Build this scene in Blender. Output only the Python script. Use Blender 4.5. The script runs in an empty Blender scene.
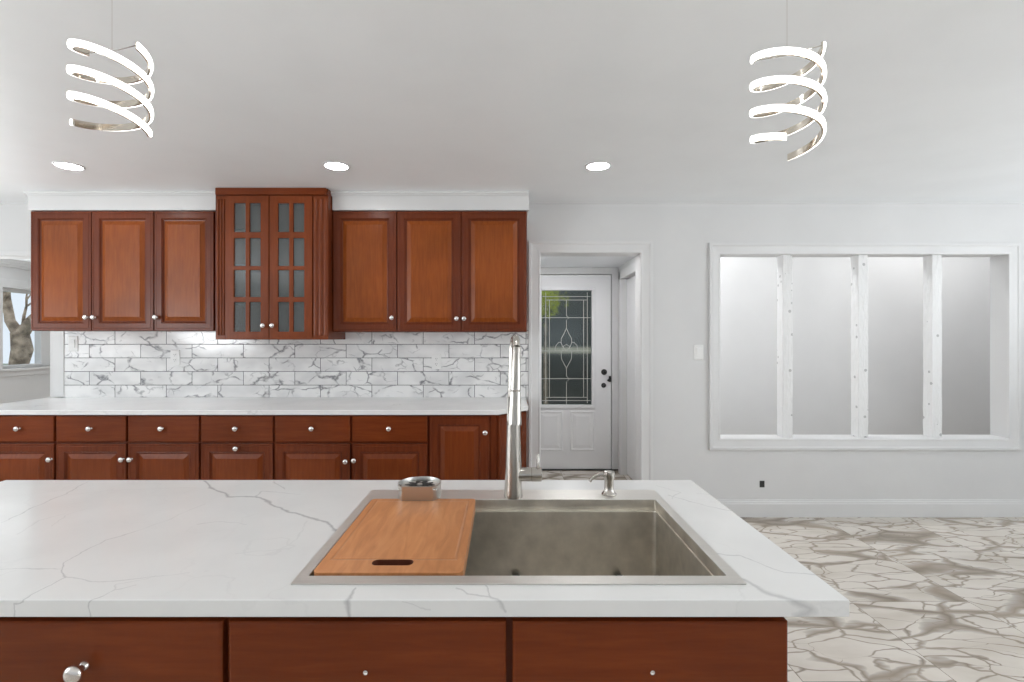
import bpy, bmesh, math, random
from math import sin, cos, pi, radians
from mathutils import Vector, Matrix
random.seed(7)
S = bpy.context.scene
COL = S.collection

# ------------------------------------------------------------------ camera, world, added window lights, exposure
F, CX, CY, CAMZ = 505.0, 504.0, 338.0, 1.368          # focal length in pixels, vanishing point, eye height
cam = bpy.data.cameras.new('camera'); cam.sensor_width = 36; cam.lens = 36 * F / 1024
cam.shift_x = 8 / 1024; cam.shift_y = -3 / 1024; cam.clip_start = .05
co = bpy.data.objects.new('camera', cam); COL.objects.link(co)
co.location = (0, 0, CAMZ); co.rotation_euler = (pi / 2, 0, 0); S.camera = co

w = bpy.data.worlds.new('world'); S.world = w; w.use_nodes = True
nt = w.node_tree; bg = nt.nodes['Background']
bg.inputs[0].default_value = (.80, .90, 1.0, 1); bg.inputs[1].default_value = 1.0

S.view_settings.view_transform = 'Standard'; S.view_settings.look = 'None'
S.view_settings.gamma = 1; S.view_settings.use_curve_mapping = False
S.view_settings.exposure = 0.07
try:
    S.cycles.use_denoising = True; S.cycles.max_bounces = 10; S.cycles.diffuse_bounces = 6
    S.cycles.sample_clamp_indirect = 4; S.cycles.caustics_reflective = False; S.cycles.caustics_refractive = False
except Exception: pass

def daylight(name, loc, rot, sx, sy, power, color=(1, 1, 1)):
    l = bpy.data.lights.new(name, 'AREA'); l.shape = 'RECTANGLE'; l.size = sx; l.size_y = sy
    l.energy = power; l.color = color
    o = bpy.data.objects.new(name, l); COL.objects.link(o); o.location = loc; o.rotation_euler = rot
    return o
ZC = 2.398           # kitchen ceiling
YB = 3.87            # face of the back wall
YR = -4.6            # wall behind the camera
XL, XR = -5.0, 4.9
REAR_WINDOWS = [(-3.6, -2.2), (-1.6, -.2), (1.0, 2.4), (3.0, 4.4)]
for a, b in REAR_WINDOWS:                             # rear window lights, turned up to brighten the ceiling
    daylight('window_daylight', ((a + b) / 2, YR + .02, 1.45), (pi / 2 + 1.4, 0, 0), b - a, 1.3, 4, (.95, .98, 1))  # added area light, tilted up at the ceiling
daylight('window_daylight', (XR - .02, -.2, 1.5), (0, pi / 2 + 1.05, 0), 1.3, 1.8, 128, (.95, .98, 1))  # unseen side light, tilted up to brighten the ceiling
daylight('window_daylight', (XL + .02, -.6, 1.5), (0, -pi / 2 - 1.05, 0), 1.3, 1.8, 136, (.95, .98, 1))  # its unseen counterpart on the left, also aimed at the ceiling
daylight('window_daylight', (XR - .02, 2.2, 1.5), (0, pi / 2 + .95, 0), 1.3, 1.4, 24, (.95, .98, 1))  # added to throw light across the right of the ceiling
daylight('window_daylight', (XL + .02, 2.0, 1.5), (0, -pi / 2 - .95, 0), 1.3, 1.6, 30, (.95, .98, 1))  # added opposite, skimming the ceiling from the left
daylight('window_daylight', (XL + .02, 4.48, 1.5), (0, -pi / 2 - .2, 0), 1.2, .7, 26, (.95, .98, 1))  # added out of view to brighten the room beyond the left opening

# ------------------------------------------------------------------ material helpers
def new_mat(name):
    m = bpy.data.materials.new(name); m.use_nodes = True
    return m, m.node_tree, m.node_tree.nodes['Principled BSDF']
def nd(nt, typ, **kw):
    n = nt.nodes.new(typ)
    for k, v in kw.items():
        if k.startswith('i'): n.inputs[int(k[1:])].default_value = v
        else: setattr(n, k, v)
    return n
def lk(nt, a, b): nt.links.new(a, b)
def hexc(r, g, b):
    f = lambda c: (c / 255 / 12.92) if c / 255 <= .04045 else ((c / 255 + .055) / 1.055) ** 2.4
    return (f(r), f(g), f(b), 1)
def ramp(nt, stops):
    r = nt.nodes.new('ShaderNodeValToRGB'); e = r.color_ramp.elements
    e[0].position, e[0].color = stops[0]; e[1].position, e[1].color = stops[-1]
    for p, c in stops[1:-1]:
        k = e.new(p); k.color = c
    return r
def mix(nt, fac, a, b, blend='MIX'):
    n = nt.nodes.new('ShaderNodeMix'); n.data_type = 'RGBA'; n.blend_type = blend
    for s, v in ((0, fac), (6, a), (7, b)):
        if hasattr(v, 'links') or hasattr(v, 'is_linked'): lk(nt, v, n.inputs[s])
        else: n.inputs[s].default_value = v
    return n.outputs[2]
def math_(nt, op, a, b=None, c=None, clamp=False):
    n = nt.nodes.new('ShaderNodeMath'); n.operation = op; n.use_clamp = clamp
    for i, v in enumerate((a, b, c)):
        if v is None: continue
        if hasattr(v, 'is_linked'): lk(nt, v, n.inputs[i])
        else: n.inputs[i].default_value = v
    return n.outputs[0]
def vmath(nt, op, a, b=None, s=None):
    n = nt.nodes.new('ShaderNodeVectorMath'); n.operation = op
    for i, v in enumerate((a, b)):
        if v is None: continue
        if hasattr(v, 'is_linked'): lk(nt, v, n.inputs[i])
        else: n.inputs[i].default_value = v
    if s is not None:
        if hasattr(s, 'is_linked'): lk(nt, s, n.inputs['Scale'])
        else: n.inputs['Scale'].default_value = s
    return n
def pos(nt): return nd(nt, 'ShaderNodeNewGeometry').outputs['Position']

def paint(name, col, rough=.55, bump=.0, bscale=60, spec=.4):
    m, nt, p = new_mat(name)
    n = nd(nt, 'ShaderNodeTexNoise'); lk(nt, pos(nt), n.inputs['Vector']); n.inputs['Scale'].default_value = 3; n.inputs['Detail'].default_value = 4
    c2 = tuple(x * .97 for x in col[:3]) + (1,)
    r = ramp(nt, [(.35, c2), (.65, col)]); lk(nt, n.outputs[0], r.inputs[0]); lk(nt, r.outputs[0], p.inputs['Base Color'])
    p.inputs['Roughness'].default_value = rough; p.inputs['Specular IOR Level'].default_value = spec
    if bump:
        n2 = nd(nt, 'ShaderNodeTexNoise'); lk(nt, pos(nt), n2.inputs['Vector']); n2.inputs['Scale'].default_value = bscale
        b = nd(nt, 'ShaderNodeBump'); b.inputs['Strength'].default_value = bump; b.inputs['Distance'].default_value = .003
        lk(nt, n2.outputs[0], b.inputs['Height']); lk(nt, b.outputs[0], p.inputs['Normal'])
    return m
M = {}
M['wall'] = paint('wall_paint', (.685, .685, .685, 1), .5, .04)
M['ceil'] = paint('ceiling_paint', (.93, .955, .975, 1), .45, .03)
M['trim'] = paint('white_trim_paint', (.71, .71, .71, 1), .35)
M['door'] = paint('white_door_paint', (.85, .85, .86, 1), .4)
M['plastic'] = paint('white_plastic', (.86, .86, .85, 1), .3)
M['dark'] = paint('dark_void', (.012, .01, .01, 1), .7)
M['rubber'] = paint('dark_rubber', (.03, .03, .028, 1), .6)
M['blackmetal'] = paint('black_metal', (.02, .02, .02, 1), .35)
M['outside'] = paint('exterior_ground', (.25, .30, .22, 1), .9)
M['cream'] = paint('cream_siding', (.75, .70, .55, 1), .8)
M['greenwall'] = paint('grey_green_siding', (.075, .085, .080, 1), .9)
M['yellow'] = paint('yellow_green_leaves', (.5, .55, .03, 1), .9)

def wood(name, c0, c1, c2, axis='Z', rough=.27, coat=.0):
    m, nt, p = new_mat(name)
    P = pos(nt)
    mp = nd(nt, 'ShaderNodeMapping'); lk(nt, P, mp.inputs[0])
    sc = {'Z': (14, 14, 1.1), 'X': (1.1, 14, 14), 'Y': (14, 1.1, 14)}[axis]
    mp.inputs['Scale'].default_value = sc
    n = nd(nt, 'ShaderNodeTexNoise'); lk(nt, mp.outputs[0], n.inputs['Vector'])
    n.inputs['Scale'].default_value = 5; n.inputs['Detail'].default_value = 6; n.inputs['Roughness'].default_value = .6
    n.inputs['Distortion'].default_value = .4
    r = ramp(nt, [(.25, c0), (.5, c1), (.78, c2)]); lk(nt, n.outputs[0], r.inputs[0])
    n2 = nd(nt, 'ShaderNodeTexNoise'); lk(nt, P, n2.inputs['Vector']); n2.inputs['Scale'].default_value = 2.3
    r2 = ramp(nt, [(.3, (.82, .82, .82, 1)), (.7, (1.12, 1.12, 1.12, 1))]); lk(nt, n2.outputs[0], r2.inputs[0])
    lk(nt, mix(nt, 1.0, r.outputs[0], r2.outputs[0], 'MULTIPLY'), p.inputs['Base Color'])
    p.inputs['Roughness'].default_value = rough; p.inputs['Specular IOR Level'].default_value = .22
    p.inputs['Coat Weight'].default_value = coat; p.inputs['Coat Roughness'].default_value = .20
    return m
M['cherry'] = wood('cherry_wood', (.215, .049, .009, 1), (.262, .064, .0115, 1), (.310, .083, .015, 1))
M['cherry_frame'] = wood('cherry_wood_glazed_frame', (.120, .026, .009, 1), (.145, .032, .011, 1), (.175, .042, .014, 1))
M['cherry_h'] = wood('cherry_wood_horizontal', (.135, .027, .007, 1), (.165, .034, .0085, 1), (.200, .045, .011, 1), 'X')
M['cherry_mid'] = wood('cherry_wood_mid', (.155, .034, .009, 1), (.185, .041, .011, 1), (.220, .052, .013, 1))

def metal(name, col, rough, brushed=None, bscale=(1, 1, 1), aniso=0):
    m, nt, p = new_mat(name); p.inputs['Metallic'].default_value = 1
    p.inputs['Base Color'].default_value = col; p.inputs['Roughness'].default_value = rough
    if brushed:
        mp = nd(nt, 'ShaderNodeMapping'); lk(nt, pos(nt), mp.inputs[0]); mp.inputs['Scale'].default_value = bscale
        n = nd(nt, 'ShaderNodeTexNoise'); lk(nt, mp.outputs[0], n.inputs['Vector']); n.inputs['Scale'].default_value = 8; n.inputs['Detail'].default_value = 5
        r = ramp(nt, [(.3, tuple(x * (1 - brushed) for x in col[:3]) + (1,)), (.7, tuple(min(1, x * (1 + brushed)) for x in col[:3]) + (1,))])
        lk(nt, n.outputs[0], r.inputs[0]); lk(nt, r.outputs[0], p.inputs['Base Color'])
        rr = nd(nt, 'ShaderNodeMapRange'); lk(nt, n.outputs[0], rr.inputs[0]); rr.inputs[3].default_value = rough * .75; rr.inputs[4].default_value = rough * 1.3
        lk(nt, rr.outputs[0], p.inputs['Roughness'])
    return m
M['nickel'] = metal('brushed_nickel', (.50, .475, .44, 1), .27)
M['knob'] = metal('satin_nickel_knob', (.80, .77, .74, 1), .25)
M['chrome'] = metal('polished_chrome', (.82, .80, .78, 1), .07)
M['pendant_metal'] = metal('pendant_polished_metal', (.72, .66, .58, 1), .12)
M['rim'] = metal('brushed_steel_rim', (.72, .70, .67, 1), .44, .05, (2, 60, 60))
M['bowl'] = metal('brushed_steel_bowl', (.72, .68, .61, 1), .42, .12, (3, 3, 3))
M['came'] = paint('silver_came', (.72, .71, .65, 1), .35)

def glass(name, col, rough, trans=1.0, ior=1.45):
    m, nt, p = new_mat(name); p.inputs['Base Color'].default_value = col
    p.inputs['Transmission Weight'].default_value = trans; p.inputs['Roughness'].default_value = rough; p.inputs['IOR'].default_value = ior
    return m
M['cabglass'] = glass('cabinet_glass', (.80, .86, .86, 1), .12, .9)
M['doorglass'] = glass('textured_door_glass', (.80, .86, .84, 1), .1)
def clearglass():
    m, nt, p = new_mat('clear_window_glass')
    nt.nodes.remove(p); out = nt.nodes['Material Output']
    t = nd(nt, 'ShaderNodeBsdfTransparent'); g = nd(nt, 'ShaderNodeBsdfGlossy'); g.inputs['Roughness'].default_value = .02
    mx = nd(nt, 'ShaderNodeMixShader'); mx.inputs[0].default_value = .06
    lk(nt, t.outputs[0], mx.inputs[1]); lk(nt, g.outputs[0], mx.inputs[2]); lk(nt, mx.outputs[0], out.inputs[0])
    return m
M['clear'] = clearglass()
def emit(name, col, s):
    m, nt, p = new_mat(name); p.inputs['Base Color'].default_value = (.9, .9, .9, 1)
    p.inputs['Emission Color'].default_value = col; p.inputs['Emission Strength'].default_value = s
    return m
M['lens'] = emit('downlight_lens', (1, .995, .985, 1), 38)
def strip_mat():
    m, nt, p = new_mat('crystal_light_strip')
    v = nd(nt, 'ShaderNodeTexVoronoi'); lk(nt, pos(nt), v.inputs['Vector']); v.inputs['Scale'].default_value = 260
    r = ramp(nt, [(.0, (1, 1, 1, 1)), (.8, (.62, .60, .56, 1))]); lk(nt, v.outputs[0], r.inputs[0])
    lk(nt, r.outputs[0], p.inputs['Emission Color']); p.inputs['Emission Strength'].default_value = 6.5
    p.inputs['Base Color'].default_value = (.9, .9, .9, 1)
    return m
M['strip'] = strip_mat()

def quartz(name, polylines, zt, faint=.5):
    """white quartz; each polyline: (width m, strength, [(u,v),...]) drawn as a distance field"""
    m, nt, p = new_mat(name)
    P = pos(nt)
    sx = nd(nt, 'ShaderNodeSeparateXYZ'); lk(nt, P, sx.inputs[0])
    v = math_(nt, 'ADD', sx.outputs[1], math_(nt, 'SUBTRACT', sx.outputs[2], zt))
    cb = nd(nt, 'ShaderNodeCombineXYZ'); lk(nt, sx.outputs[0], cb.inputs[0]); lk(nt, v, cb.inputs[1])
    nz = nd(nt, 'ShaderNodeTexNoise'); lk(nt, cb.outputs[0], nz.inputs['Vector']); nz.inputs['Scale'].default_value = 14; nz.inputs['Detail'].default_value = 5
    off = vmath(nt, 'SUBTRACT', nz.outputs['Color'], (.5, .5, .5)).outputs[0]
    off = vmath(nt, 'MULTIPLY', off, (.035, .035, 0)).outputs[0]
    Q = vmath(nt, 'ADD', cb.outputs[0], off).outputs[0]
    wn = nd(nt, 'ShaderNodeTexNoise'); lk(nt, cb.outputs[0], wn.inputs['Vector']); wn.inputs['Scale'].default_value = 18; wn.inputs['Detail'].default_value = 3
    wm = nd(nt, 'ShaderNodeMapRange'); lk(nt, wn.outputs[0], wm.inputs[0]); wm.inputs[1].default_value = .3; wm.inputs[2].default_value = .7
    wm.inputs[3].default_value = 1.9; wm.inputs[4].default_value = .6
    acc = None
    for wd, st, pts in polylines:
        for (ax, ay), (bx, by) in zip(pts, pts[1:]):
            dx, dy = bx - ax, by - ay; L2 = dx * dx + dy * dy
            if acc is None: Qi = Q
            else:                                      # tiny dependence on the previous result keeps the evaluation sequential
                k_ = vmath(nt, 'MULTIPLY_ADD', acc, (1e-7, 1e-7, 0)); lk(nt, Q, k_.inputs[2]); Qi = k_.outputs[0]
            pa = vmath(nt, 'SUBTRACT', Qi, (ax, ay, 0)).outputs[0]
            h = vmath(nt, 'DOT_PRODUCT', pa, (dx / L2, dy / L2, 0)).outputs['Value']
            h = math_(nt, 'MULTIPLY', h, 1, clamp=True)
            ba = vmath(nt, 'SCALE', (dx, dy, 0), s=h).outputs[0]
            d = vmath(nt, 'DISTANCE', pa, ba).outputs['Value']
            d = math_(nt, 'MULTIPLY', d, wm.outputs[0])
            f = math_(nt, 'MULTIPLY_ADD', d, -st / wd, st)
            acc = f if acc is None else math_(nt, 'MAXIMUM', acc, f)
    # faint procedural veining everywhere
    vo = nd(nt, 'ShaderNodeTexVoronoi'); vo.feature = 'DISTANCE_TO_EDGE'
    nz2 = nd(nt, 'ShaderNodeTexNoise'); lk(nt, cb.outputs[0], nz2.inputs['Vector']); nz2.inputs['Scale'].default_value = 4; nz2.inputs['Detail'].default_value = 6
    q2 = vmath(nt, 'ADD', cb.outputs[0], vmath(nt, 'SCALE', nz2.outputs['Color'], s=.45).outputs[0]).outputs[0]
    lk(nt, q2, vo.inputs['Vector']); vo.inputs['Scale'].default_value = 3.1
    f2 = math_(nt, 'MULTIPLY_ADD', vo.outputs[0], -60, 1, clamp=True)
    gate = nd(nt, 'ShaderNodeTexNoise'); lk(nt, cb.outputs[0], gate.inputs['Vector']); gate.inputs['Scale'].default_value = 3.3
    gm = nd(nt, 'ShaderNodeMapRange'); lk(nt, gate.outputs[0], gm.inputs[0]); gm.inputs[1].default_value = .45; gm.inputs[2].default_value = .65
    f2 = math_(nt, 'MULTIPLY', math_(nt, 'MULTIPLY', f2, gm.outputs[0]), .16 * faint)
    fac = f2 if acc is None else math_(nt, 'MAXIMUM', math_(nt, 'MULTIPLY', acc, 1, clamp=True), f2)
    cn = nd(nt, 'ShaderNodeTexNoise'); lk(nt, cb.outputs[0], cn.inputs['Vector']); cn.inputs['Scale'].default_value = 5; cn.inputs['Detail'].default_value = 4
    cr = ramp(nt, [(.3, (.80, .80, .795, 1)), (.7, (.86, .86, .855, 1))]); lk(nt, cn.outputs[0], cr.inputs[0])
    lk(nt, mix(nt, fac, cr.outputs[0], (.27, .27, .285, 1)), p.inputs['Base Color'])
    p.inputs['Roughness'].default_value = .16; p.inputs['Specular IOR Level'].default_value = .45
    return m
HC = CAMZ - .915
def tp(x, y):                                          # a point seen on the island top (or its front edge) as slab coordinates
    dy = y - CY
    if y > 600.3:
        return ((x - CX) * .873 / F, .873 - (dy * .873 / F - HC))
    return ((x - CX) * HC / dy, F * HC / dy)
VEINS = [
 (.0035, .42, [(0,522),(32,508),(63,495),(88,482)]),
 (.008, .62, [(205,481),(211,487),(223,493),(227,497),(255,497),(277,506.6),(290,511.6),(305,514.6),(328,522),(334.6,530)]),
 (.004, .35, [(255,497),(262,491),(300,494)]),
 (.004, .35, [(274,481.7),(284,489)]),
 (.0026, .45, [(15,615),(16,603),(26,599),(44,588.7),(63,578),(57,572.5),(66,563),(82,552.6)]),
 (.0030, .34, [(82,552.6),(108,540),(141,530)]), (.003, .17, [(141,530),(167,520),(205,503.7)]),
 (.0030, .32, [(0,570),(26,569.6),(58,569.6)]), (.002, .2, [(0,577),(15,572)]),
 (.0025, .33, [(63,578),(94,581.3),(129,579),(164,575.5)]), (.003, .14, [(164,575.5),(187.5,572.5)]),
 (.0025, .45, [(90,614),(88,607),(102.5,596)]), (.002, .3, [(102.5,596),(115,590),(133,585.6)]), (.002, .22, [(115,590),(118,583),(147,579),(157,575)]),
 (.003, .13, [(235,554),(278,548.5),(296,540),(303,528.5),(310,521)]),
 (.003, .24, [(199,524),(225.6,521),(249,524)]),
 (.004, .15, [(16,534.5),(41,520),(63,514)]), (.003, .16, [(52,526),(64,516),(86,508)]), (.003, .12, [(63,495),(100,491),(190,487)]),
 (.0055, .55, [(357.7,588),(346,601.7),(348,615)]),
 (.0035, .42, [(455,588),(468,593.3),(491,597),(501,602),(505,610)]), (.003, .42, [(485.7,586),(493,598)]),
 (.002, .25, [(401,604),(420,608),(430,607)]),
 (.013, .42, [(746,581),(767,591.6),(795,601),(809,608),(795,616)]), (.006, .35, [(780,597),(809,608)]),
 (.0035, .36, [(700,549),(726,555.7),(740,556),(766.6,566),(787,573),(814,574)]),
 (.004, .4, [(668.7,495.5),(687.8,501),(707,506.5),(731.6,510.6)]), (.004, .25, [(657.7,486),(681,492.8),(670,499)]), (.003, .3, [(698,494),(712,495)]),
]
M['island_top'] = quartz('island_quartz', [(a, b, [tp(*q) for q in c]) for a, b, c in VEINS], .915, .6)
M['counter'] = quartz('counter_quartz', [], .915, 1.6)

def marble_tile():                                     # backsplash: subway tiles with dark joints, each with its own veining
    m, nt, p = new_mat('marble_subway_tile')
    P = pos(nt); sp = nd(nt, 'ShaderNodeSeparateXYZ'); lk(nt, P, sp.inputs[0])
    H, W = .1040, .3925
    r = math_(nt, 'DIVIDE', math_(nt, 'SUBTRACT', sp.outputs[2], 1.0080 - 3 * H), H)
    row = math_(nt, 'FLOOR', r); fr = math_(nt, 'SUBTRACT', r, row)
    par = math_(nt, 'MODULO', row, 2.0)                # row index 5 (odd) has a joint at x=-2.391
    xo = math_(nt, 'MULTIPLY_ADD', par, -.19625, 0)
    cx = math_(nt, 'DIVIDE', math_(nt, 'SUBTRACT', math_(nt, 'ADD', sp.outputs[0], xo), -2.187 - 20 * W), W)
    colm = math_(nt, 'FLOOR', cx); fc = math_(nt, 'SUBTRACT', cx, colm)
    ex = math_(nt, 'MULTIPLY', math_(nt, 'MINIMUM', fc, math_(nt, 'SUBTRACT', 1, fc)), W)
    ez = math_(nt, 'MULTIPLY', math_(nt, 'MINIMUM', fr, math_(nt, 'SUBTRACT', 1, fr)), H)
    e = math_(nt, 'MINIMUM', ex, ez)
    joint = math_(nt, 'LESS_THAN', e, .0021)
    cb = nd(nt, 'ShaderNodeCombineXYZ'); lk(nt, colm, cb.inputs[0]); lk(nt, row, cb.inputs[1])
    wn = nd(nt, 'ShaderNodeTexWhiteNoise'); lk(nt, cb.outputs[0], wn.inputs['Vector'])
    c2 = nd(nt, 'ShaderNodeCombineXYZ'); lk(nt, sp.outputs[0], c2.inputs[0]); lk(nt, math_(nt, 'MULTIPLY', sp.outputs[2], 1.5), c2.inputs[1])
    base = vmath(nt, 'ADD', c2.outputs[0], vmath(nt, 'SCALE', wn.outputs['Color'], s=9.0).outputs[0]).outputs[0]
    n1 = nd(nt, 'ShaderNodeTexNoise'); lk(nt, base, n1.inputs['Vector']); n1.inputs['Scale'].default_value = 6; n1.inputs['Detail'].default_value = 5
    q = vmath(nt, 'ADD', base, vmath(nt, 'SCALE', n1.outputs['Color'], s=.16).outputs[0]).outputs[0]
    def vein(scale, wid, st, g0, gs):
        v = nd(nt, 'ShaderNodeTexVoronoi'); v.feature = 'DISTANCE_TO_EDGE'; lk(nt, q, v.inputs['Vector']); v.inputs['Scale'].default_value = scale
        f = math_(nt, 'MULTIPLY_ADD', v.outputs[0], -1 / wid, 1, clamp=True)
        g = nd(nt, 'ShaderNodeTexNoise'); lk(nt, base, g.inputs['Vector']); g.inputs['Scale'].default_value = gs
        gm = nd(nt, 'ShaderNodeMapRange'); lk(nt, g.outputs[0], gm.inputs[0]); gm.inputs[1].default_value = g0; gm.inputs[2].default_value = g0 + .15
        return math_(nt, 'MULTIPLY', math_(nt, 'MULTIPLY', f, gm.outputs[0]), st)
    fac = math_(nt, 'MAXIMUM', vein(3.4, .035, .85, .40, 9), vein(7.5, .04, .6, .50, 8))
    cl = nd(nt, 'ShaderNodeTexNoise'); lk(nt, base, cl.inputs['Vector']); cl.inputs['Scale'].default_value = 5
    cr = ramp(nt, [(.35, (.74, .74, .74, 1)), (.6, (.88, .88, .875, 1))]); lk(nt, cl.outputs[0], cr.inputs[0])
    c = mix(nt, fac, cr.outputs[0], (.10, .10, .115, 1))
    lk(nt, mix(nt, joint, c, (.07, .07, .075, 1)), p.inputs['Base Color'])
    rr = nd(nt, 'ShaderNodeMapRange'); lk(nt, joint, rr.inputs[0]); rr.inputs[3].default_value = .12; rr.inputs[4].default_value = .8
    lk(nt, rr.outputs[0], p.inputs['Roughness'])
    b = nd(nt, 'ShaderNodeBump'); b.inputs['Strength'].default_value = .5; b.inputs['Distance'].default_value = .002
    lk(nt, math_(nt, 'MULTIPLY', e, 300, clamp=True), b.inputs['Height']); lk(nt, b.outputs[0], p.inputs['Normal'])
    return m
M['tile'] = marble_tile()

def floor_mat():
    m, nt, p = new_mat('marble_floor_tile')
    P = pos(nt); sp = nd(nt, 'ShaderNodeSeparateXYZ'); lk(nt, P, sp.inputs[0])
    W, L = .61, 1.22
    cx = math_(nt, 'DIVIDE', math_(nt, 'SUBTRACT', sp.outputs[0], 1.80 - 20 * W), W)
    colm = math_(nt, 'FLOOR', cx); fc = math_(nt, 'SUBTRACT', cx, colm)
    par = math_(nt, 'MODULO', colm, 2.0)
    cy = math_(nt, 'DIVIDE', math_(nt, 'SUBTRACT', math_(nt, 'MULTIPLY_ADD', par, .61, sp.outputs[1]), 2.62 - 10 * L), L)
    row = math_(nt, 'FLOOR', cy); fr = math_(nt, 'SUBTRACT', cy, row)
    ex = math_(nt, 'MULTIPLY', math_(nt, 'MINIMUM', fc, math_(nt, 'SUBTRACT', 1, fc)), W)
    ey = math_(nt, 'MULTIPLY', math_(nt, 'MINIMUM', fr, math_(nt, 'SUBTRACT', 1, fr)), L)
    joint = math_(nt, 'LESS_THAN', math_(nt, 'MINIMUM', ex, ey), .0016)
    cb = nd(nt, 'ShaderNodeCombineXYZ'); lk(nt, colm, cb.inputs[0]); lk(nt, row, cb.inputs[1])
    wn = nd(nt, 'ShaderNodeTexWhiteNoise'); lk(nt, cb.outputs[0], wn.inputs['Vector'])
    # rotate the pattern so the veins run across the tiles
    mp = nd(nt, 'ShaderNodeMapping'); lk(nt, P, mp.inputs[0]); mp.inputs['Rotation'].default_value = (0, 0, radians(12)); mp.inputs['Scale'].default_value = (1.0, 2.3, 1)
    base = vmath(nt, 'ADD', mp.outputs[0], vmath(nt, 'SCALE', wn.outputs['Color'], s=6.0).outputs[0]).outputs[0]
    base = vmath(nt, 'MULTIPLY', base, (1, 1, 0)).outputs[0]
    n1 = nd(nt, 'ShaderNodeTexNoise'); lk(nt, base, n1.inputs['Vector']); n1.inputs['Scale'].default_value = 1.7; n1.inputs['Detail'].default_value = 4; n1.inputs['Roughness'].default_value = .45
    q = vmath(nt, 'ADD', base, vmath(nt, 'SCALE', n1.outputs['Color'], s=.55).outputs[0]).outputs[0]
    def vein(scale, wid, st, g0, gs):
        v = nd(nt, 'ShaderNodeTexVoronoi'); v.feature = 'DISTANCE_TO_EDGE'; lk(nt, q, v.inputs['Vector']); v.inputs['Scale'].default_value = scale
        g = nd(nt, 'ShaderNodeTexNoise'); lk(nt, base, g.inputs['Vector']); g.inputs['Scale'].default_value = gs; g.inputs['Detail'].default_value = 3
        gm = nd(nt, 'ShaderNodeMapRange'); lk(nt, g.outputs[0], gm.inputs[0]); gm.inputs[1].default_value = g0; gm.inputs[2].default_value = g0 + .2
        gm.inputs[3].default_value = .06
        wv = math_(nt, 'MULTIPLY', gm.outputs[0], wid)
        f = math_(nt, 'SUBTRACT', 1, math_(nt, 'DIVIDE', v.outputs[0], wv), clamp=True)
        f = math_(nt, 'POWER', f, .6)
        return math_(nt, 'MULTIPLY', f, st)
    a = vein(1.9, .20, .9, .46, 1.6); b_ = vein(4.2, .055, .85, .36, 3.0)
    fac = math_(nt, 'MAXIMUM', a, b_)
    cl = nd(nt, 'ShaderNodeTexNoise'); lk(nt, base, cl.inputs['Vector']); cl.inputs['Scale'].default_value = 2.2; cl.inputs['Detail'].default_value = 4
    cr = ramp(nt, [(.35, (.55, .495, .43, 1)), (.6, (.68, .63, .57, 1))]); lk(nt, cl.outputs[0], cr.inputs[0])
    vc = ramp(nt, [(.35, (.155, .112, .075, 1)), (.65, (.29, .235, .18, 1))]); lk(nt, n1.outputs[0], vc.inputs[0])
    c = mix(nt, fac, cr.outputs[0], vc.outputs[0])
    lk(nt, mix(nt, joint, c, (.22, .18, .14, 1)), p.inputs['Base Color'])
    p.inputs['Roughness'].default_value = .22; p.inputs['Specular IOR Level'].default_value = .35
    return m
M['floor'] = floor_mat()

BX0, BX1, BY0, BY1 = -.366, -.079, .962, 1.405          # cutting board
def board_mat():
    m, nt, p = new_mat('maple_board')
    P = pos(nt); mp = nd(nt, 'ShaderNodeMapping'); lk(nt, P, mp.inputs[0]); mp.inputs['Scale'].default_value = (16, 2.2, 16)
    n = nd(nt, 'ShaderNodeTexNoise'); lk(nt, mp.outputs[0], n.inputs['Vector']); n.inputs['Scale'].default_value = 3; n.inputs['Detail'].default_value = 6; n.inputs['Distortion'].default_value = 1.2
    r = ramp(nt, [(.25, (.46, .185, .065, 1)), (.5, (.56, .235, .09, 1)), (.8, (.66, .31, .135, 1))]); lk(nt, n.outputs[0], r.inputs[0])
    # glued strips
    sp = nd(nt, 'ShaderNodeSeparateXYZ'); lk(nt, P, sp.inputs[0])
    st = nd(nt, 'ShaderNodeTexWhiteNoise'); st.noise_dimensions = '1D'; lk(nt, math_(nt, 'FLOOR', math_(nt, 'MULTIPLY', sp.outputs[0], 22)), st.inputs['W'])
    r2 = ramp(nt, [(0, (.92, .92, .92, 1)), (1, (1.08, 1.06, 1.04, 1))]); lk(nt, st.outputs[0], r2.inputs[0])
    c = mix(nt, 1, r.outputs[0], r2.outputs[0], 'MULTIPLY')
    # juice groove, coloured darker along its line
    gx0, gx1, gy0, gy1 = BX0 + .018, BX1 - .018, 1.020, BY1 - .018
    cxm, cym = (gx0 + gx1) / 2, (gy0 + gy1) / 2
    dx = math_(nt, 'SUBTRACT', math_(nt, 'ABSOLUTE', math_(nt, 'SUBTRACT', sp.outputs[0], cxm)), (gx1 - gx0) / 2)
    dy = math_(nt, 'SUBTRACT', math_(nt, 'ABSOLUTE', math_(nt, 'SUBTRACT', sp.outputs[1], cym)), (gy1 - gy0) / 2)
    d = math_(nt, 'ABSOLUTE', math_(nt, 'MAXIMUM', dx, dy))
    g = math_(nt, 'MULTIPLY_ADD', d, -1 / .004, 1, clamp=True)
    c = mix(nt, math_(nt, 'MULTIPLY', g, .3), c, (.20, .08, .03, 1))
    lk(nt, c, p.inputs['Base Color']); p.inputs['Roughness'].default_value = .33
    b = nd(nt, 'ShaderNodeBump'); b.inputs['Distance'].default_value = .004; b.inputs['Strength'].default_value = .3; b.invert = True
    lk(nt, g, b.inputs['Height']); lk(nt, b.outputs[0], p.inputs['Normal'])
    return m
M['board'] = board_mat()
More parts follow.
